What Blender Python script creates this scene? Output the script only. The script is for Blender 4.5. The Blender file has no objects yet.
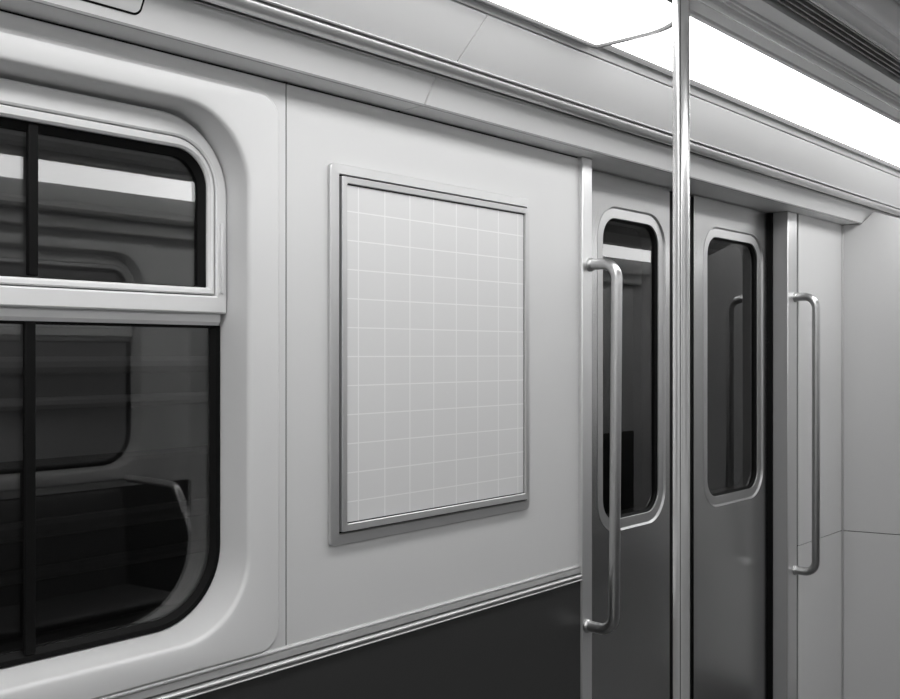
import bpy, bmesh, math
from mathutils import Vector, Matrix

S = bpy.context.scene
C = S.collection
CAM_Z = 1.45
MID = 0.33                      # centre line of the carriage (y)
WALL = 1.5                      # inner face of the near side wall (y)

# ------------------------------------------------------------------ materials
def mat(name, col, rough=0.5, metal=0.0, spec=0.5, brushed=0.0, axis='X', bump=0.0, coat=0.0):
    m = bpy.data.materials.new(name); m.use_nodes = True
    nt = m.node_tree; b = nt.nodes['Principled BSDF']
    c = col if isinstance(col, tuple) else (col, col, col)
    b.inputs['Base Color'].default_value = (*c, 1)
    b.inputs['Roughness'].default_value = rough
    b.inputs['Metallic'].default_value = metal
    b.inputs['Specular IOR Level'].default_value = spec
    b.inputs['Coat Weight'].default_value = coat
    b.inputs['Coat Roughness'].default_value = 0.2
    if brushed or bump:
        tc = nt.nodes.new('ShaderNodeTexCoord'); mp = nt.nodes.new('ShaderNodeMapping')
        sc = {'X': (2, 260, 260), 'Z': (260, 260, 2), 'N': (14, 14, 14)}[axis]
        mp.inputs['Scale'].default_value = sc
        nz = nt.nodes.new('ShaderNodeTexNoise'); nz.inputs['Scale'].default_value = 1.0; nz.inputs['Detail'].default_value = 3
        nt.links.new(tc.outputs['Object'], mp.inputs['Vector']); nt.links.new(mp.outputs['Vector'], nz.inputs['Vector'])
        if brushed:
            r = nt.nodes.new('ShaderNodeMapRange')
            r.inputs['To Min'].default_value = max(0.02, rough - brushed); r.inputs['To Max'].default_value = rough + brushed
            nt.links.new(nz.outputs['Fac'], r.inputs['Value']); nt.links.new(r.outputs['Result'], b.inputs['Roughness'])
        if bump:
            bp = nt.nodes.new('ShaderNodeBump'); bp.inputs['Strength'].default_value = bump; bp.inputs['Distance'].default_value = 0.002
            nt.links.new(nz.outputs['Fac'], bp.inputs['Height']); nt.links.new(bp.outputs['Normal'], b.inputs['Normal'])
    return m

def emit(name, strength, col=(1, 1, 1)):
    m = bpy.data.materials.new(name); m.use_nodes = True
    b = m.node_tree.nodes['Principled BSDF']
    b.inputs['Base Color'].default_value = (.8, .8, .8, 1)
    b.inputs['Emission Color'].default_value = (*col, 1); b.inputs['Emission Strength'].default_value = strength
    return m

def glass(name, tint, ior=1.5, rough=0.0):
    m = bpy.data.materials.new(name); m.use_nodes = True
    nt = m.node_tree; nt.nodes.remove(nt.nodes['Principled BSDF']); out = nt.nodes['Material Output']
    tr = nt.nodes.new('ShaderNodeBsdfTransparent'); tr.inputs[0].default_value = (tint, tint, tint, 1)
    gl = nt.nodes.new('ShaderNodeBsdfGlossy'); gl.inputs['Roughness'].default_value = rough; gl.inputs['Color'].default_value = (1, 1, 1, 1)
    fr = nt.nodes.new('ShaderNodeFresnel'); fr.inputs['IOR'].default_value = ior
    mx = nt.nodes.new('ShaderNodeMixShader')
    nt.links.new(fr.outputs[0], mx.inputs[0]); nt.links.new(tr.outputs[0], mx.inputs[1]); nt.links.new(gl.outputs[0], mx.inputs[2])
    nt.links.new(mx.outputs[0], out.inputs['Surface'])
    return m

def grid_sheet(name, x0, dx, z0, dz, w):
    m = bpy.data.materials.new(name); m.use_nodes = True
    nt = m.node_tree; b = nt.nodes['Principled BSDF']
    b.inputs['Roughness'].default_value = 0.55; b.inputs['Specular IOR Level'].default_value = 0.25
    tc = nt.nodes.new('ShaderNodeTexCoord'); sp = nt.nodes.new('ShaderNodeSeparateXYZ')
    nt.links.new(tc.outputs['Object'], sp.inputs[0])
    def M(op, a, bb):
        n = nt.nodes.new('ShaderNodeMath'); n.operation = op
        for i, v in enumerate((a, bb)):
            if isinstance(v, (int, float)): n.inputs[i].default_value = v
            else: nt.links.new(v, n.inputs[i])
        return n.outputs[0]
    def line(src, o, d, hw):
        t = M('SUBTRACT', src, o - d / 2)
        t = M('FLOORED_MODULO', t, d)
        t = M('SUBTRACT', t, d / 2)
        t = M('ABSOLUTE', t, 0)
        return M('LESS_THAN', t, hw)
    f = M('MAXIMUM', line(sp.outputs['X'], x0, dx, w), line(sp.outputs['Z'], z0, dz, w * 0.85))
    mx = nt.nodes.new('ShaderNodeMix'); mx.data_type = 'RGBA'
    mx.inputs[6].default_value = (SHEET, SHEET, SHEET, 1); mx.inputs[7].default_value = (.84, .84, .84, 1)
    nt.links.new(f, mx.inputs[0]); nt.links.new(mx.outputs[2], b.inputs['Base Color'])
    return m

SHEET = 0.70
M_WALL = mat('satin white wall panel', 0.66, 0.42, 0.0, 0.5, bump=0.01, axis='N')
M_BEZEL = mat('moulded white window surround', 0.68, 0.30, 0.0, 0.5)
M_COVE = mat('satin grey cove panel', 0.80, 0.40, 0.0, 0.5, bump=0.01, axis='N')
M_CEIL = mat('light ceiling panel', 0.92, 0.5)
M_CEILT = mat('speckled ceiling panel', 0.6, 0.6, bump=0.3, axis='N')
M_SASH = mat('satin white metal sash', 0.76, 0.32, 0.0, 0.5)
M_STEEL = mat('brushed steel', 0.55, 0.30, 1.0, brushed=0.06, axis='X')
M_RIM = mat('grey lamp rim', 0.22, 0.45)
M_LINER = mat('grey reveal liner', 0.30, 0.5)
M_STRIP = mat('grey cove edge', 0.30, 0.5)
M_EDGE = mat('dark edge strip', 0.045, 0.5, spec=0.2)
M_MOULD = mat('satin moulding metal', 0.64, 0.32, 0.75, brushed=0.015, axis='X')
M_TRIM = mat('satin trim metal', 0.58, 0.34, 0.6, brushed=0.04, axis='X')
M_FRAME = mat('brushed frame metal', 0.60, 0.36, 0.75, brushed=0.05, axis='X')
M_POST = mat('brushed steel post', 0.70, 0.36, 0.75, brushed=0.05, axis='Z')
M_SLAT = mat('dark vent slat', 0.40, 0.5)
M_CHROME = mat('polished pole steel', 0.8, 0.20, 0.62)
M_BAR = mat('satin handle steel', 0.52, 0.32, 1.0, brushed=0.04, axis='Z')
M_DOOR = mat('grey door leaf metal', 0.48, 0.25, 1.0, brushed=0.012, axis='Z')
M_DOORF = mat('door window frame metal', 0.50, 0.40, 0.95, brushed=0.03, axis='Z')
M_DARK = mat('charcoal wainscot', 0.037, 0.38)
M_BLACK = mat('black rubber', 0.004, 0.55, spec=0.12)
M_GAP = mat('dark joint', 0.02, 0.8, spec=0.1)
M_FLOOR = mat('dark speckled floor', 0.045, 0.45, bump=0.1, axis='N')
M_SEAT = mat('charcoal bench plastic', 0.05, 0.35)
M_TUN = mat('tunnel concrete', 0.45, 0.9)
M_TUND = mat('darkened tunnel ledge', 0.05, 0.6)
M_LAMP = emit('lit lamp diffuser', 6.3)
M_LENS = emit('lit lamp lens', 6.3)
M_GLASS = glass('smoked window glass', 0.75, 1.6)
M_SCREEN = mat('satin grey screen panel', 0.55, 0.45)

# ------------------------------------------------------------------ helpers
def wloc(o):
    v = Vector((0, 0, 0))
    while o is not None:
        v += o.location; o = o.parent
    return v

def obj(name, bm, m, parent=None, origin=None, bevel=0.0, angle=32, smooth=True, seg=2):
    bmesh.ops.remove_doubles(bm, verts=bm.verts, dist=1e-6)
    bmesh.ops.recalc_face_normals(bm, faces=bm.faces)
    if parent is not None: off = wloc(parent)
    else:
        if origin is None:
            xs = [v.co for v in bm.verts]
            mn = Vector((min(p[i] for p in xs) for i in range(3))); mxx = Vector((max(p[i] for p in xs) for i in range(3)))
            origin = ((mn.x + mxx.x) / 2, (mn.y + mxx.y) / 2, mn.z)
        off = Vector(origin)
    bmesh.ops.translate(bm, verts=bm.verts, vec=-off)
    me = bpy.data.meshes.new(name); bm.to_mesh(me); bm.free()
    if smooth:
        for p in me.polygons: p.use_smooth = True
        me.set_sharp_from_angle(angle=math.radians(angle))
    me.materials.append(m)
    o = bpy.data.objects.new(name, me); C.objects.link(o)
    if parent is not None: o.parent = parent
    else: o.location = off
    if bevel:
        md = o.modifiers.new('bevel', 'BEVEL'); md.width = bevel; md.segments = seg; md.limit_method = 'ANGLE'; md.angle_limit = math.radians(30)
        md.harden_normals = False
    return o

def tag(o, label, cat, group=None, kind=None):
    o['label'] = label; o['category'] = cat
    if group: o['group'] = group
    if kind: o['kind'] = kind
    return o

def struct(o, label=None, cat=None):
    o['kind'] = 'structure'
    if label: o['label'] = label
    if cat: o['category'] = cat
    return o

def empty(name, loc):
    o = bpy.data.objects.new(name, None); C.objects.link(o); o.location = loc; o.empty_display_size = 0.05
    return o

def mir(y, m): return 2 * MID - y if m else y

def add_box(bm, x0, x1, y0, y1, z0, z1):
    vs = [bm.verts.new(p) for p in ((x0,y0,z0),(x1,y0,z0),(x1,y1,z0),(x0,y1,z0),(x0,y0,z1),(x1,y0,z1),(x1,y1,z1),(x0,y1,z1))]
    for f in ((0,1,2,3),(4,5,6,7),(0,1,5,4),(1,2,6,5),(2,3,7,6),(3,0,4,7)): bm.faces.new([vs[i] for i in f])

def box(x0, x1, y0, y1, z0, z1):
    bm = bmesh.new(); add_box(bm, x0, x1, y0, y1, z0, z1); return bm

def add_ext(bm, pts, x0, x1, m=False):
    """closed (y,z) profile swept along the carriage"""
    a = [bm.verts.new((x0, mir(y, m), z)) for y, z in pts]; b = [bm.verts.new((x1, mir(y, m), z)) for y, z in pts]
    n = len(pts)
    for i in range(n): bm.faces.new((a[i], a[(i+1) % n], b[(i+1) % n], b[i]))
    bm.faces.new(a); bm.faces.new(b[::-1])

def ext(pts, x0, x1, m=False):
    bm = bmesh.new(); add_ext(bm, pts, x0, x1, m); return bm

def rr(a0, a1, b0, b1, r, n=10):
    q = [max(v, 1e-4) for v in (r if isinstance(r, (tuple, list)) else (r,)*4)]; out = []   # corners: ++ -+ -- +-
    for cx, cy, s, r in ((a1-q[0], b1-q[0], 0, q[0]), (a0+q[1], b1-q[1], 90, q[1]), (a0+q[2], b0+q[2], 180, q[2]), (a1-q[3], b0+q[3], 270, q[3])):
        for i in range(n+1):
            t = math.radians(s + 90*i/n); out.append((cx + r*math.cos(t), cy + r*math.sin(t)))
    return out

def add_loft(bm, rings, cap0=False, cap1=False, closed=False, fn=None, n=10, m=False):
    """rings: (x0,x1,z0,z1,radius,y); neighbours are bridged"""
    fn = fn or (lambda a, b, h: (a, mir(h, m), b))
    R = [[bm.verts.new(fn(a, b, g[5])) for a, b in rr(*g[:5], n=n)] for g in rings]
    k = len(R[0])
    prs = list(zip(R, R[1:])) + ([(R[-1], R[0])] if closed else [])
    for A, B in prs:
        for i in range(k): bm.faces.new((A[i], A[(i+1) % k], B[(i+1) % k], B[i]))
    if cap0: bm.faces.new(R[0][::-1])
    if cap1: bm.faces.new(R[-1])

def loft(rings, **k):
    bm = bmesh.new(); add_loft(bm, rings, **k); return bm

def off(g, d, r=None, y=None):
    """shrink ring g by d"""
    x0, x1, z0, z1, rad, yy = g
    sh = tuple(max(v-d, 0.001) for v in rad) if isinstance(rad, tuple) else max(rad-d, 0.001)
    return (x0+d, x1-d, z0+d, z1-d, sh if r is None else r, yy if y is None else y)

def add_tube(bm, path, r, n=16, caps=True):
    P = [Vector(p) for p in path]; rings = []; up = None
    for i, p in enumerate(P):
        t = (P[min(i+1, len(P)-1)] - P[max(i-1, 0)]).normalized()
        if up is None:
            up = t.orthogonal().normalized()
        up = (up - t * up.dot(t)).normalized(); w = t.cross(up)
        rings.append([bm.verts.new(p + r*(math.cos(2*math.pi*k/n)*up + math.sin(2*math.pi*k/n)*w)) for k in range(n)])
    for A, B in zip(rings, rings[1:]):
        for k in range(n): bm.faces.new((A[k], A[(k+1) % n], B[(k+1) % n], B[k]))
    if caps: bm.faces.new(rings[0][::-1]); bm.faces.new(rings[-1])

def tube(path, r, n=16):
    bm = bmesh.new(); add_tube(bm, path, r, n); return bm

def fillet(pts, r, n=8):
    P = [Vector(p) for p in pts]; out = [P[0]]
    for i in range(1, len(P)-1):
        a, b = (P[i-1]-P[i]).normalized(), (P[i+1]-P[i]).normalized()
        ang = a.angle(b); d = r / math.tan(ang/2); c = P[i] + (a+b).normalized() * (r / math.sin(ang/2))
        p0, p1 = P[i]+a*d - c, P[i]+b*d - c; tot = p0.angle(p1); ax = p0.cross(p1).normalized()
        for k in range(n+1): out.append(c + Matrix.Rotation(tot*k/n, 3, ax) @ p0)
    out.append(P[-1]); return out

XA, XB = -2.6, 6.6              # ends of the carriage
Z = lambda z: z + CAM_Z         # heights measured from the eye

# ------------------------------------------------------------------ shell
SOF = 1.967                     # underside of the cove
POST0, POST1, POST2, POST3 = 2.192, 2.238, 3.529, 3.610
SCR = 4.057

def window_panel(name, x1, m=False, x0=-0.165, parent=None):
    """raised surround with a deep rounded opening"""
    o0, o1 = x0 - 0.071, x1 + 0.071
    w = (x0 - 0.095, x1 + 0.093, 0.86, 1.9625, 0.001, 1.5)
    rings = [(*w[:4], 0.001, 1.535), w, (o0-0.004, o1+0.004, 0.890, 1.938, 0.046, 1.5), (o0, o1, 0.894, 1.932, 0.043, 1.493), (o0+.004, o1-.004, 0.898, 1.928, 0.040, 1.4895),
             (x0-.020, x1+.020, 0.925, 1.908, 0.158, 1.4870)]
    for i in range(7):          # rolled lip
        t = math.radians(90*i/6); rings.append((x0-.010+.010*math.sin(t), x1+.010-.010*math.sin(t), 0.936+.010*math.sin(t), 1.898-.010*math.sin(t), 0.150-.010*math.sin(t), 1.4995-.010*math.cos(t)))
    rings.append((x0+.001, x1-.001, 0.952, 1.882, 0.140, 1.600))
    rings.append((x0-.012, x1+.012, 0.938, 1.894, 0.150, 1.600))
    return rings

# near wall
wall = struct(obj('wall_left', box(1.2158, POST0+.01, WALL, 1.53, 0.84, 1.9625), M_WALL), 'white side wall panel behind the framed poster', 'wall')
wp = struct(obj('window_surround', loft(window_panel('w', 1.120), n=14), M_BEZEL, wall))
struct(obj('side_panel', box(XA, -0.2655, WALL, 1.53, 0.84, 1.9625), M_WALL, wall))
struct(obj('joint', box(XA, POST0, 1.504, 1.535, 1.955, 1.99), M_GAP, wall))
struct(obj('joint', box(1.2125, 1.2205, 1.502, 1.53, 0.85, 1.99), M_GAP, wall))
struct(obj('wainscot', box(XA, POST0+.01, 1.494, 1.53, 0.0, 0.853), M_DARK, wall))
# wall beyond the door: panels with a joint at z = .735
struct(obj('end_panel_upper', box(3.626, SCR+.02, WALL, 1.53, 0.7365, 1.985), M_WALL, wall, bevel=.001))
struct(obj('end_panel_lower', box(3.626, SCR+.02, WALL, 1.53, 0.0, 0.7335), M_WALL, wall, bevel=.001))
struct(obj('end_backing', box(POST3, SCR+.03, 1.505, 1.54, 0.0, 1.98), M_GAP, wall))
struct(obj('far_panel', box(SCR+.035, XB, WALL, 1.53, 0.0, 1.985), M_WALL, wall))

# steel posts of the doorway
for i, (a, b) in enumerate(((POST0, POST1), (POST2, POST3))):
    p = struct(obj('trim_%d' % (i+1), box(a, b, (1.487, 1.4995)[i], 1.62, 0.0, SOF), M_POST, bevel=.003),
               ['steel post on the window side of the doorway', 'steel post on the far side of the doorway'][i], 'door post')
struct(obj('trim_3', ext([(1.60, 1.95), (1.64, 1.95), (1.64, 2.0), (1.60, 2.0)], POST1, POST2), M_GAP), 'dark header behind the tops of the sliding doors', 'door header')

struct(obj('reveal_liner', box(POST2-.0015, POST2+.001, 1.502, 1.60, 0.0, SOF-.001), M_LINER, bpy.data.objects['trim_2']))

# ribbed steel strip between the wall and the dark wainscot
tp = [(1.52,.893),(1.491,.893),(1.489,.8885),(1.494,.8875),(1.494,.8855),(1.488,.8845),(1.486,.8725),(1.493,.8715),(1.493,.8690)]
for i in range(9):
    t = math.pi*i/8; tp.append((1.487-.007*math.sin(t), .8640+.0045*math.cos(t)))
tp += [(1.491,.8590),(1.491,.8575)]
for i in range(7):
    t = math.pi*i/6; tp.append((1.487-.006*math.sin(t), .8540+.003*math.cos(t)))
tp += [(1.493,.8505),(1.52,.8505)]
struct(obj('trim_4', ext([(y+.007, z) for y, z in tp], XA, POST0-.001), M_TRIM, angle=25), 'ribbed steel strip along the top of the dark wainscot', 'trim')

# ------------------------------------------------------------------ cove, mouldings and ceiling, both sides
def cove_side(m):
    sfx = 'opposite' if m else 'near'
    B, Cc = (1.430, Z(.5165)), (1.396, Z(.5696))
    U0, D = (1.339, Z(.590)), (1.2575, Z(.6665))
    seams = [XA, 1.5235, 4.30, XB] if not m else [XA, 0.4, 2.6, XB]
    lows = [(a + (.0012 if i else 0), b - .0012) for i, (a, b) in enumerate(zip(seams, seams[1:]))]
    bm = bmesh.new()
    for a, b in lows: add_ext(bm, [(1.62, SOF), B, Cc, (1.40, Z(.585)), (1.62, Z(.585))], a, b, m)
    root = struct(obj('ceiling', bm, M_COVE, bevel=.003), 'sloping grey cove panel above the %s' % ('windows and sliding doors' if not m else 'opposite wall'), 'ceiling cove')
    struct(obj('edge_strip', ext([(B[0]+.004, B[1]-.0008), (B[0]-.0008, B[1]-.0008), (B[0]-.0022, B[1]+.0028), (B[0]+.004, B[1]+.003)], XA, XB, m), M_STRIP, root))
    su = [XA, 1.5235, XB]
    bm = bmesh.new()
    for i, (a, b) in enumerate(zip(su, su[1:])):
        add_ext(bm, [U0, D, (D[0]+.012, D[1]+.011), (U0[0]+.012, U0[1]+.011)], a + (.0012 if i else 0), b - .0012, m)
    struct(obj('cove_panel', bm, M_COVE, root, bevel=.001))
    L0, L1 = (1.2550, Z(.6690)), (1.236, Z(.6868))
    struct(obj('cove_lip', ext([L0, L1, (L1[0], Z(.71)), (L0[0]+.01, Z(.71))], XA, XB, m), M_COVE, root, bevel=.001))
    struct(obj('backing', ext([(1.40, Z(.587)), (1.352, Z(.602)), (1.27, Z(.680)), (1.27, Z(.76)), (1.62, Z(.76)), (1.62, Z(.587))], XA, XB, m), M_GAP, root))
    # steel moulding with a half round bead
    s0 = Vector(Cc); dv = (Vector(U0) - s0); L = dv.length; dv.normalize(); nv = Vector((dv.y, -dv.x))
    if nv.x > 0: nv = -nv
    pf = [(0,-.02),(0,.001),(.003,.001),(.003,-.008),(.0095,-.008),(.0095,.002),(.011,.0035),(.0125,.002),(.0125,-.001)]
    for i in range(13):
        t = math.pi*i/12; pf.append((.0275-.0145*math.cos(t), .002+.0128*math.sin(t)))
    pf += [(.0425,-.007),(L,-.007),(L,-.02)]
    pr = [tuple(s0 + dv*a*(L/.0515 if a < .05 else 1) + nv*(h-.004)) for a, h in pf]
    struct(obj('trim_%d' % (6 if m else 5), ext(pr, XA, XB, m), M_MOULD, angle=25),
           'steel bead moulding running along the %s cove' % ('near' if not m else 'opposite'), 'trim')
    def strip(q): return [tuple(s0 + dv*a*(L/.0515) + nv*(h-.005)) for a, h in q]
    struct(obj('upper_lip', ext(strip([(.0460,-.018),(.0460,.004),(.0475,.0065),(.0515,.0065),(.0515,-.018)]), XA, XB, m), M_COVE, root))
    struct(obj('groove', ext(strip([(.0412,-.012),(.0412,-.0010),(.0458,-.0010),(.0458,-.012)]), XA, XB, m), M_GAP, root))
    struct(obj('groove', ext(strip([(.0030,-.012),(.0030,-.0055),(.0094,-.0055),(.0094,-.012)]), XA, XB, m), M_GAP, root))
    # ceiling beside the lamps
    zc = Z(.690)
    def sl(p):                  # beyond the lamp trim the ceiling falls a little towards the aisle
        out = []
        for y, z in p:
            if y < .93:
                k = .5784/(.69/y-.12); z += .69*k/y - .69; y = k
            out.append((y, z))
        return out
    prof = [(.992, zc-.003),(.981, zc-.003),(.980, zc+.016),(.973, zc+.016),(.972, zc-.002),(.940, zc-.002),(.939, zc+.006),(.931, zc+.006),(.930, zc-.006),
            (.924, zc-.008),(.917, zc-.006),(.915, zc+.004),(.908, zc+.004),(.907, zc-.003),(.902, zc-.003),(.901, zc+.003),(.8965, zc+.003),(.8955, zc-.002),(.891, zc-.002),(.890, zc+.006),
            (.886, zc+.006),(.885, zc),(.846, zc),(.846, zc+.05),(.992, zc+.05)]
    struct(obj('lamp_side_panel', ext(sl(prof), XA, XB, m), M_CEIL, root))
    prof2 = [(.772, zc),(.772,zc-.004),(.768,zc-.004),(.767,zc),(.742, zc),(.736, zc+.012),(.728, zc+.012),(.726, zc),(.717, zc-.001),(.716, zc-.009),(.708, zc-.009),(.706, zc+.02),(.706,zc+.07),(.772,zc+.07)]
    struct(obj('ledge', ext(sl(prof2), XA, XB, m), M_CEIL, root))
    return root
cv = cove_side(False)
cv2 = cove_side(True)
struct(obj('raised_panel', box(XA, XB, 2*MID-.668, .668, Z(.705), Z(.73)), M_CEILT, cv))

# ceiling vents
def vent(m, label):
    zc = Z(.675)
    t = tag(empty('ceiling_vent', ((XA+XB)/2, mir(.785, m), zc)), label, 'vent')
    obj('duct', ext([(.829, zc+.044),(.829, zc+.05),(.737, zc+.05),(.737, zc+.044)], XA, XB, m), M_BLACK, t)
    bm = bmesh.new()
    for k in range(4):
        y = .806 - k*.0158; z = zc - k*.0019
        add_ext(bm, [(y-.0015, z+.001),(y+.0025, z+.001),(y+.0045, z+.014),(y+.001, z+.014)], XA, XB, m)
    obj('slats', bm, M_SLAT, t)
vent(False, 'long dark slotted vent in the ceiling beyond the lit strip')
vent(True, 'long dark slotted vent in the ceiling over the opposite side')

# lamps
def lamp(x0, x1, m, label, y0=.992, y1=1.2365, rounded=False, sag=.016):
    zc = Z(.688)
    t = tag(empty('ceiling_light', ((x0+x1)/2, mir((y0+y1)/2, m), zc)), label, 'lamp', 'ceiling strip lights')
    fn = lambda a, b, h: (a, mir(b, m), h)
    if rounded:
        zc = Z(.684)
        g = (x0, x1, y0-.047, y1, (.012, .012, .160, .160), zc)
        obj('rim', loft([off(g, 0, y=zc+.02), off(g, 0, y=zc-.008), off(g, .003, y=zc-.012), off(g, .014, y=zc-.013), off(g, .017, y=zc-.009), off(g, .017, y=zc+.02)], closed=True, fn=fn, n=16), M_RIM, t)
        obj('lens', loft([off(g, .0175, y=zc+.015), off(g, .0175, y=zc-.008), off(g, .045, y=zc-.008-sag*.2), off(g, .080, y=zc-.008-sag*.45), off(g, .120, y=zc-.008-sag*.6)], cap0=True, cap1=True, fn=fn, n=16), M_LENS, t)
    else:
        obj('rim', ext([(y1, zc+.02),(y1+.002, zc-.002),(y1-.011, zc-.010),(y1-.014, zc+.001),(y1-.014, zc+.02)], x0, x1, m), M_EDGE, t)
        ya, yb = y0+.002, y1-.0145
        arc = [(yb+(ya-yb)*k/12, zc+.002-sag*math.sin(math.pi*k/12)) for k in range(13)]
        obj('diffuser', ext(arc + [(ya, zc+.012),(yb, zc+.012)], x0, x1, m), M_LAMP, t)
lamp(XA, 1.868, False, 'lit lamp lens with a rounded end over the poster wall', rounded=True, sag=.026)
lamp(1.880, XB, False, 'long lit ceiling strip running past the pole above the doors', sag=.026)
lamp(XA, XB, True, 'lit ceiling strip over the bench on the opposite side', y0=.95, sag=.055)

# access hatch in the cove
B2 = Vector((1.430, Z(.5165))); d2 = (Vector((1.396, Z(.5696))) - B2).normalized(); n2 = Vector((-d2.y, d2.x)); n2 = n2 if n2.x < 0 else -n2
def hfn(a, b, h):
    p = B2 + d2*b + n2*h; return (a, p.x, p.y)
t = tag(empty('access_hatch', (.52, 1.41, 1.99)), 'small rounded hatch in the sloping cove above the window', 'hatch')
obj('gasket', loft([(.18,.855,.019,.0625,.012,-.001),(.18,.855,.019,.0625,.012,.0006),(.1835,.8515,.0225,.060,.010,.0006),(.1835,.8515,.0225,.060,.010,-.001)], closed=True, fn=hfn), M_BLACK, t)
obj('cover', loft([(.1837,.8513,.0227,.0598,.010,-.001),(.1837,.8513,.0227,.0598,.010,.0012),(.186,.849,.025,.0575,.008,.0020)], cap0=True, cap1=True, fn=hfn), M_COVE, t)

# ------------------------------------------------------------------ windows
def make_window(name, x0, x1, m, label, muntins):
    wy = 1.552
    zb, zt = 0.952, 1.880
    def sq(r): return (.002, .002, r, r)
    root = struct(obj(name, loft([(x0+.002, x1-.002, zb+.001, 1.5015, sq(.138), 1.576), (x0+.002, x1-.002, zb+.001, 1.5015, sq(.138), 1.590), (x0+.020, x1-.019, zb+.019, 1.4965, sq(.122), 1.590),
                                  (x0+.020, x1-.019, zb+.019, 1.4965, sq(.122), 1.584), (x0+.014, x1-.012, zb+.012, 1.498, sq(.128), 1.578), (x0+.012, x1-.010, zb+.010, 1.499, sq(.130), 1.576)], closed=True, n=14, m=m), M_BLACK), label, 'window')
    def part(nm, bm, mt, par=root, **k): return struct(obj(nm, bm, mt, par, **k))
    part('pane', loft([(x0+.010, x1-.010, zb+.010, 1.499, sq(.130), 1.585), (x0+.010, x1-.010, zb+.010, 1.499, sq(.130), 1.590)], cap0=True, cap1=True, n=14, m=m), M_GLASS)
    # top sash: outer frame with square lower corners, inner frame, gasket, glass
    def ring2(x0_, x1_, z0_, z1_, rt, y):     # rounded top corners only
        pts = rr(x0_, x1_, z0_, z1_, rt, 12)
        k = 13
        return [(a, mir(y, m), b) for a, b in pts[:2*k]] + [(a, mir(y, m), b) for a, b in rr(x0_, x1_, z0_, z1_, .002, 2)[6:]]
    def loft2(rs, closed=False, c0=False, c1=False):
        bm = bmesh.new(); R = [[bm.verts.new(p) for p in ring2(*r)] for r in rs]; k = len(R[0])
        for A, Bb in list(zip(R, R[1:])) + ([(R[-1], R[0])] if closed else []):
            for i in range(k): bm.faces.new((A[i], A[(i+1) % k], Bb[(i+1) % k], Bb[i]))
        if c0: bm.faces.new(R[0][::-1])
        if c1: bm.faces.new(R[-1])
        return bm
    a0, a1 = x0 + .0025, x1 - .0025; zt -= .002
    sash = part('upper_sash', loft2([(a0, a1, 1.523, zt, .139, 1.590), (a0, a1, 1.523, zt, .139, wy+.004), (a0+.004, a1-.004, 1.526, zt-.004, .135, wy),
                                     (a0+.022, a1-.022, 1.552, zt-.036, .092, wy-.001), (a0+.025, a1-.025, 1.555, zt-.039, .089, wy+.002), (a0+.025, a1-.025, 1.555, zt-.039, .089, 1.590)], closed=True), M_SASH)
    part('sash_bead', loft2([(a0+.0275, a1-.0275, 1.5575, zt-.0415, .087, 1.588), (a0+.0275, a1-.0275, 1.5575, zt-.0415, .087, wy+.004), (a0+.030, a1-.030, 1.560, zt-.044, .085, wy+.001),
                             (a0+.035, a1-.035, 1.566, zt-.054, .071, wy+.002), (a0+.039, a1-.039, 1.570, zt-.058, .066, wy+.007), (a0+.039, a1-.039, 1.570, zt-.058, .066, 1.588)], closed=True), M_SASH, sash)
    part('gasket', loft2([(a0+.0393, a1-.0393, 1.5703, zt-.0588, .065, 1.584), (a0+.0393, a1-.0393, 1.5703, zt-.0588, .065, wy+.012), (a0+.046, a1-.052, 1.573, zt-.072, .056, wy+.020), (a0+.046, a1-.052, 1.573, zt-.072, .056, 1.584)], closed=True), M_BLACK, sash)
    part('pane', loft2([(a0+.040, a1-.040, 1.5708, zt-.0595, .064, 1.576), (a0+.040, a1-.040, 1.5708, zt-.0595, .064, 1.581)], c0=True, c1=True), M_GLASS, sash)
    part('lower_rail', ext([(wy+.016, 1.5225), (wy+.016, 1.508), (wy+.022, 1.5015), (1.592, 1.5015), (1.592, 1.5225)], x0+.006, x1-.007, m), M_SASH)
    part('latch', box(x1-.0205, x1-.0135, mir(wy-.006, m) if not m else mir(wy, m), mir(wy, m) if not m else mir(wy-.006, m), 1.560, 1.690), M_SASH, sash, bevel=.002)
    for k, xm in enumerate(muntins):
        part('muntin', box(xm-.0085, xm+.0085, *sorted((mir(1.566, m), mir(1.576, m))), 1.5745, zt-.06), M_BLACK, sash, bevel=.002)
        part('muntin', box(xm-.0095, xm+.0085, *sorted((mir(1.575, m), mir(1.585, m))), zb+.012, 1.500), M_BLACK, bevel=.002)
    return root
make_window('window_1', -0.165, 1.120, False, 'large dark train window with a light upper sash', (.7535, .10))

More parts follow.
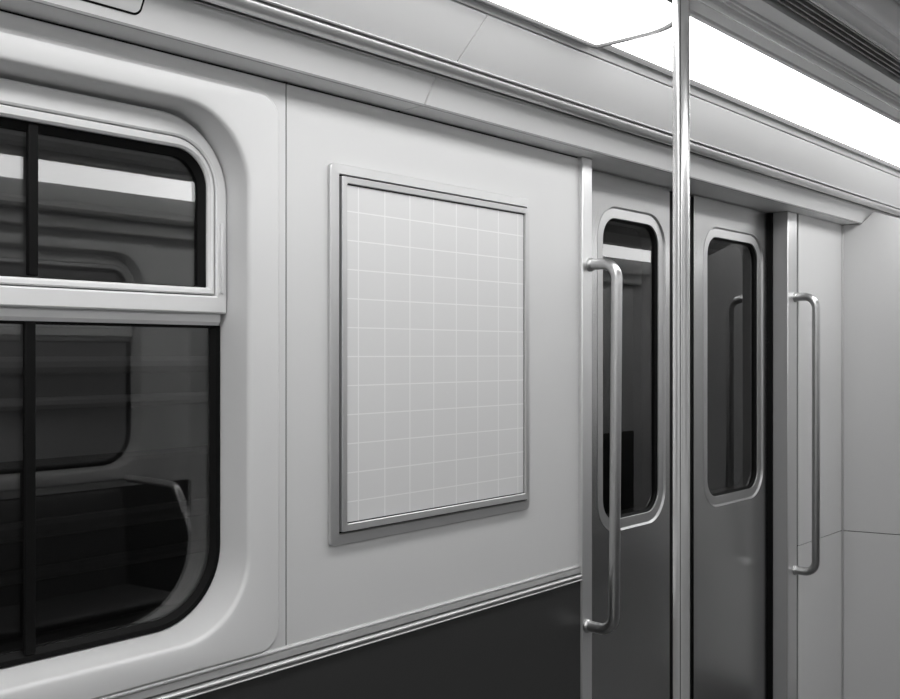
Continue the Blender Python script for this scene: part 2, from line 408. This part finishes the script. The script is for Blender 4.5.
# ------------------------------------------------------------------ sliding doors
def door(name, x0, x1, wx0, wx1, seal, m, label, lean):
    yf = 1.570
    r = .10
    z0, z1 = 0.931, 1.876
    lo = (wx0, wx1, z0, z1, r, yf)
    bm = bmesh.new()
    add_loft(bm, [(x0, x1, 0.02, 1.964, .001, yf+.032), (x0, x1, 0.02, 1.964, .001, yf), lo, off(lo, .0, y=yf+.032)], closed=True, m=m, n=10)
    root = struct(obj(name, bm, M_DOOR), label, 'door')
    def part(nm, b, mt, par=root, **k): return struct(obj(nm, b, mt, par, **k))
    fr = part('window_frame', loft([off(lo, .0002, y=yf+.030), off(lo, .0002, y=yf-.0010), off(lo, .0012, y=yf-.0012), off(lo, .0065, y=yf+.0045), off(lo, .034, y=yf+.0040), off(lo, .035, y=yf+.005), off(lo, .035, y=yf+.030)], closed=True, m=m), M_DOORF)
    part('gasket', loft([off(lo, .0352, y=yf+.028), off(lo, .0352, y=yf+.008), off(lo, .042, y=yf+.014), off(lo, .042, y=yf+.028)], closed=True, m=m), M_BLACK, fr)
    part('pane', loft([off(lo, .036, y=yf+.018), off(lo, .036, y=yf+.024)], cap0=True, cap1=True, m=m), M_GLASS, fr)
    s0, s1 = seal
    ys = sorted((mir(yf+.006, m), mir(yf+.03, m)))
    part('edge_seal', box(s0, s1, *ys, 0.02, 1.960), M_BLACK, bevel=.004)
    return root
door('door_1', 2.230, 2.796, 2.389, 2.770, (2.797, 2.871), False, 'sliding door leaf nearest the poster, its window behind the handle', 0)
door('door_2', 2.953, 3.520, 3.020, 3.474, (2.873, 2.952), False, 'sliding door leaf right of the pole with a dark window', 0)
d2o = bpy.data.objects['door_2']
struct(obj('jamb_seal', box(3.518, POST2-.002, 1.555, 1.60, 0.02, 1.963), M_BLACK, d2o))

# ------------------------------------------------------------------ grab handles
def handle(xt, xb, ztop, zbot, yw, yo, label):
    t = empty('grab_bar', (xb, yw, zbot)); tag(t, label, 'handle')
    obj('bar', tube(fillet([(xt, yw-.004, ztop), (xt, yo, ztop), (xb, yo, zbot), (xb, yw-.004, zbot)], .042, 10), .0145, 20), M_BAR, t)
    for x, z in ((xt, ztop), (xb, zbot)):
        bm = bmesh.new()
        prof = [(.0146, yw-.010), (.0175, yw-.007), (.0185, yw-.003), (.0185, yw)]
        R = [[bm.verts.new((x + r*math.cos(2*math.pi*k/24), y, z + r*math.sin(2*math.pi*k/24))) for k in range(24)] for r, y in prof]
        for A, Bq in zip(R, R[1:]):
            for k in range(24): bm.faces.new((A[k], A[(k+1) % 24], Bq[(k+1) % 24], Bq[k]))
        bm.faces.new(R[0]); bm.faces.new(R[-1])
        obj('mount', bm, M_BAR, t)
handle(2.226, 2.212, 1.684, .730, 1.487, 1.403, 'tall steel grab handle in front of the window of the nearer door leaf')
handle(3.590, 3.588, 1.655, .652, 1.4995, 1.421, 'steel grab handle on the post beside the grey screen')

# ------------------------------------------------------------------ pole
px, py = 1.600, .8752
t = tag(empty('grab_pole', (px, py, 0)), 'polished steel floor to ceiling pole in front of the door leaves', 'pole')
obj('shaft', tube([(px, py, 0.01), (px, py, 2.138)], .0148, 40), M_CHROME, t)
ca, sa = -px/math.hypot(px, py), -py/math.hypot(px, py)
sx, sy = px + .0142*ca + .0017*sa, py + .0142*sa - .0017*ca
obj('dark_reflection', tube([(sx, sy, .02), (sx, sy, 2.137)], .0009, 8), M_GAP, t)  # thin dark strip imitating a reflection line down the pole
obj('flange', tube([(px, py, 0.0), (px, py, 0.02)], .045, 32), M_CHROME, t, bevel=.004)

# ------------------------------------------------------------------ poster
px0, px1, pz0, pz1 = 1.319, 1.968, 1.066, 1.828
t = tag(empty('poster_frame', ((px0+px1)/2, WALL, pz0)), 'grey gridded poster sheet in a metal frame on the white wall', 'poster')
def pg(d, y, r=.003):           # frame members: the right-hand one is slimmer
    return (px0+d, px1-d*.52, pz0+d, pz1-d*.92, r, y)
obj('flange', loft([pg(0, 1.4995, .010), pg(0, 1.4925, .010), pg(.0015, 1.491, .009), pg(.0215, 1.490), pg(.0225, 1.492), pg(.0225, 1.4995)], closed=True), M_FRAME, t)
obj('groove', loft([pg(.0226, 1.4995), pg(.0226, 1.4965), pg(.0262, 1.4965), pg(.0262, 1.4995)], closed=True), M_BLACK, t)
obj('inner_frame', loft([pg(.0263, 1.4995), pg(.0263, 1.487), pg(.0275, 1.4858), pg(.0400, 1.4866), pg(.0412, 1.4878), pg(.0412, 1.4995)], closed=True), M_FRAME, t)
obj('bead', loft([pg(.0413, 1.4995), pg(.0413, 1.4915), pg(.0432, 1.4915), pg(.0432, 1.4995)], closed=True), M_GAP, t)
M_SHEET = grid_sheet('grey sheet with white grid', 1.3950-(px0+px1)/2, .0754, 1.150-pz0, .05855, .0014)
obj('sheet', loft([pg(.0433, 1.4992), pg(.0433, 1.4925)], cap0=True, cap1=True), M_SHEET, t)

# ------------------------------------------------------------------ draught screen at the far end
dvx, dvy = .244, -.970
t = tag(empty('draught_screen', (SCR+.03, 1.2, 0)), 'tall grey screen panel standing out from the wall past the doors', 'screen')
def scr_prism(pts, k=.024):
    bm = bmesh.new(); off_ = Vector((.970, .244, 0)) * k
    A = []; Bq = []
    for s, z in pts:
        p = Vector((SCR + dvx*s, WALL - .0005 + dvy*s, z)); A.append(bm.verts.new(p)); Bq.append(bm.verts.new(p + off_))
    n = len(pts)
    for i in range(n): bm.faces.new((A[i], A[(i+1) % n], Bq[(i+1) % n], Bq[i]))
    bm.faces.new(A[::-1]); bm.faces.new(Bq); return bm
ky = lambda y: (WALL - y) / .970
obj('upper_panel', scr_prism([(0.004, .7365), (.66, .7365), (.66, 1.80), (.60, 1.855), (ky(1.29), 1.976), (ky(1.381), 2.0085), (ky(1.387), 2.0085), (ky(1.432), SOF-.002), (0.004, SOF-.002)]), M_SCREEN, t, bevel=.0012)
obj('lower_panel', scr_prism([(0.004, 0.0), (.66, 0.0), (.66, .7335), (0.004, .7335)]), M_SCREEN, t, bevel=.0012)
obj('corner_strip', box(SCR-.007, SCR-.001, 1.4935, 1.4995, 0.0, SOF-.003), M_FRAME, t, bevel=.001)
bm = bmesh.new()
obj('core', scr_prism([(0.02, .02), (.64, .02), (.64, 1.79), (0.02, 1.79)], .012), M_GAP, t).location = Vector((.970, .244, 0)) * .006

# ------------------------------------------------------------------ floor, opposite side and ends (seen in the glass and the metal)
OW = 2*MID - WALL
struct(obj('floor', box(XA, XB, OW-.03, 1.62, -.03, 0.0), M_FLOOR), 'dark floor of the carriage', 'floor')
wr = struct(obj('wall_right', box(XA, -1.1, OW-.03, OW, 0.0, 1.995), M_WALL), 'white wall on the opposite side of the carriage', 'wall')
for (x0, x1, nm) in ((1.13, 2.42, 'window_2'), (-.86, .43, 'window_3')):
    b = loft(window_panel('o', x1, x0=x0), n=14, m=True)
    struct(obj('window_surround', b, M_BEZEL, wr))
    make_window(nm, x0, x1, True, 'dark window on the opposite side', ())
struct(obj('wainscot', box(-1.1, 2.90, OW-.03, OW+.004, 0.0, .862), M_DARK, wr))
struct(obj('pier', box(.522, 1.036, OW-.03, OW, .862, 1.995), M_WALL, wr))
struct(obj('pier', box(-1.1, -.954, OW-.03, OW, .862, 1.995), M_WALL, wr))
struct(obj('pier', box(2.512, 2.90, OW-.03, OW, .862, 1.995), M_WALL, wr))
door('door_3', 2.905, 3.49, 3.02, 3.40, (3.491, 3.53), True, 'door leaf on the opposite side nearer the bench', 0)
door('door_4', 3.575, 4.16, 3.67, 4.05, (3.532, 3.574), True, 'door leaf on the opposite side farther from the bench', 0)
struct(obj('far_panel', box(4.165, XB, OW-.03, OW, .862, 1.995), M_WALL, wr))
struct(obj('wainscot', box(4.165, XB, OW-.03, OW+.004, 0.0, .862), M_DARK, wr))
struct(obj('wall_front', box(XB, XB+.03, OW-.03, 1.62, 0, 2.3), M_WALL), 'end wall of the carriage beyond the screen', 'wall')
struct(obj('wall_back', box(XA-.03, XA, OW-.03, 1.62, 0, 2.3), M_WALL), 'end wall of the carriage behind the viewer', 'wall')

# bench below the opposite windows
t = tag(empty('bench_seat', (1.3, OW+.25, 0)), 'dark moulded bench under the opposite windows', 'bench')
def bprof(p): return [(OW + .014 + a, z) for a, z in p]
obj('seat', ext(bprof([(.06,.40),(.44,.42),(.47,.44),(.47,.46),(.44,.475),(.08,.455)]), .1, 2.30), M_SEAT, t, bevel=.008)
obj('backrest', ext(bprof([(.008,.44),(.09,.44),(.055,.84),(.045,.86),(.008,.86)]), .1, 2.30), M_SEAT, t, bevel=.008)
obj('base', box(.1, 2.30, OW+.016, OW+.30, 0, .40), M_DARK, t)
obj('end_hoop', tube(fillet([(2.345, OW+.022, .90), (2.345, OW+.40, .90), (2.345, OW+.52, .72), (2.345, OW+.50, .52), (2.345, OW+.36, .30), (2.345, OW+.022, .22)], .07, 6), .016, 14), M_CHROME, t)

# tunnel outside
tw = struct(obj('wall_outside', box(XA-1, XB+1, 2.30, 2.4, -1.0, 3.2), M_TUN), 'dark tunnel wall outside the windows', 'tunnel wall')
struct(obj('ledge', box(XA-1, XB+1, 2.18, 2.30, -1.0, 1.20), M_TUND, tw, bevel=.01))  # added ledge, coloured dark so the lower part of the panes dims
for z, y, r in ((1.95, 2.30, .022), (1.80, 2.30, .016), (1.42, 2.30, .022), (1.33, 2.30, .016), (1.06, 2.18, .022), (.96, 2.18, .016), (.80, 2.18, .03)):
    struct(obj('cable', tube([(XA-1, y-r, z), (XB+1, y-r, z)], r, 10), M_TUN if z > 1.2 else M_TUND, tw))

# ------------------------------------------------------------------ world, camera, view
w = bpy.data.worlds.new('world'); S.world = w; w.use_nodes = True
w.node_tree.nodes['Background'].inputs[0].default_value = (.20, .20, .20, 1)  # even grey ambient outside the carriage, added to lift the dark panes
cam = bpy.data.cameras.new('camera'); co = bpy.data.objects.new('camera', cam); C.objects.link(co)
cam.sensor_width = 36; cam.lens = 40.0; cam.shift_y = 3.5/900; cam.clip_start = .02
th = math.atan2(891, 1000)
co.location = (0, 0, CAM_Z); co.rotation_euler = (math.pi/2, 0, -(math.pi/2 - th))
S.camera = co
S.view_settings.view_transform = 'Standard'; S.view_settings.look = 'None'
S.view_settings.gamma = 1; S.view_settings.exposure = 0.0
S.cycles.max_bounces = 10; S.cycles.diffuse_bounces = 6; S.cycles.glossy_bounces = 6; S.cycles.transparent_max_bounces = 12
S.cycles.use_denoising = True; S.cycles.sample_clamp_indirect = 6.0
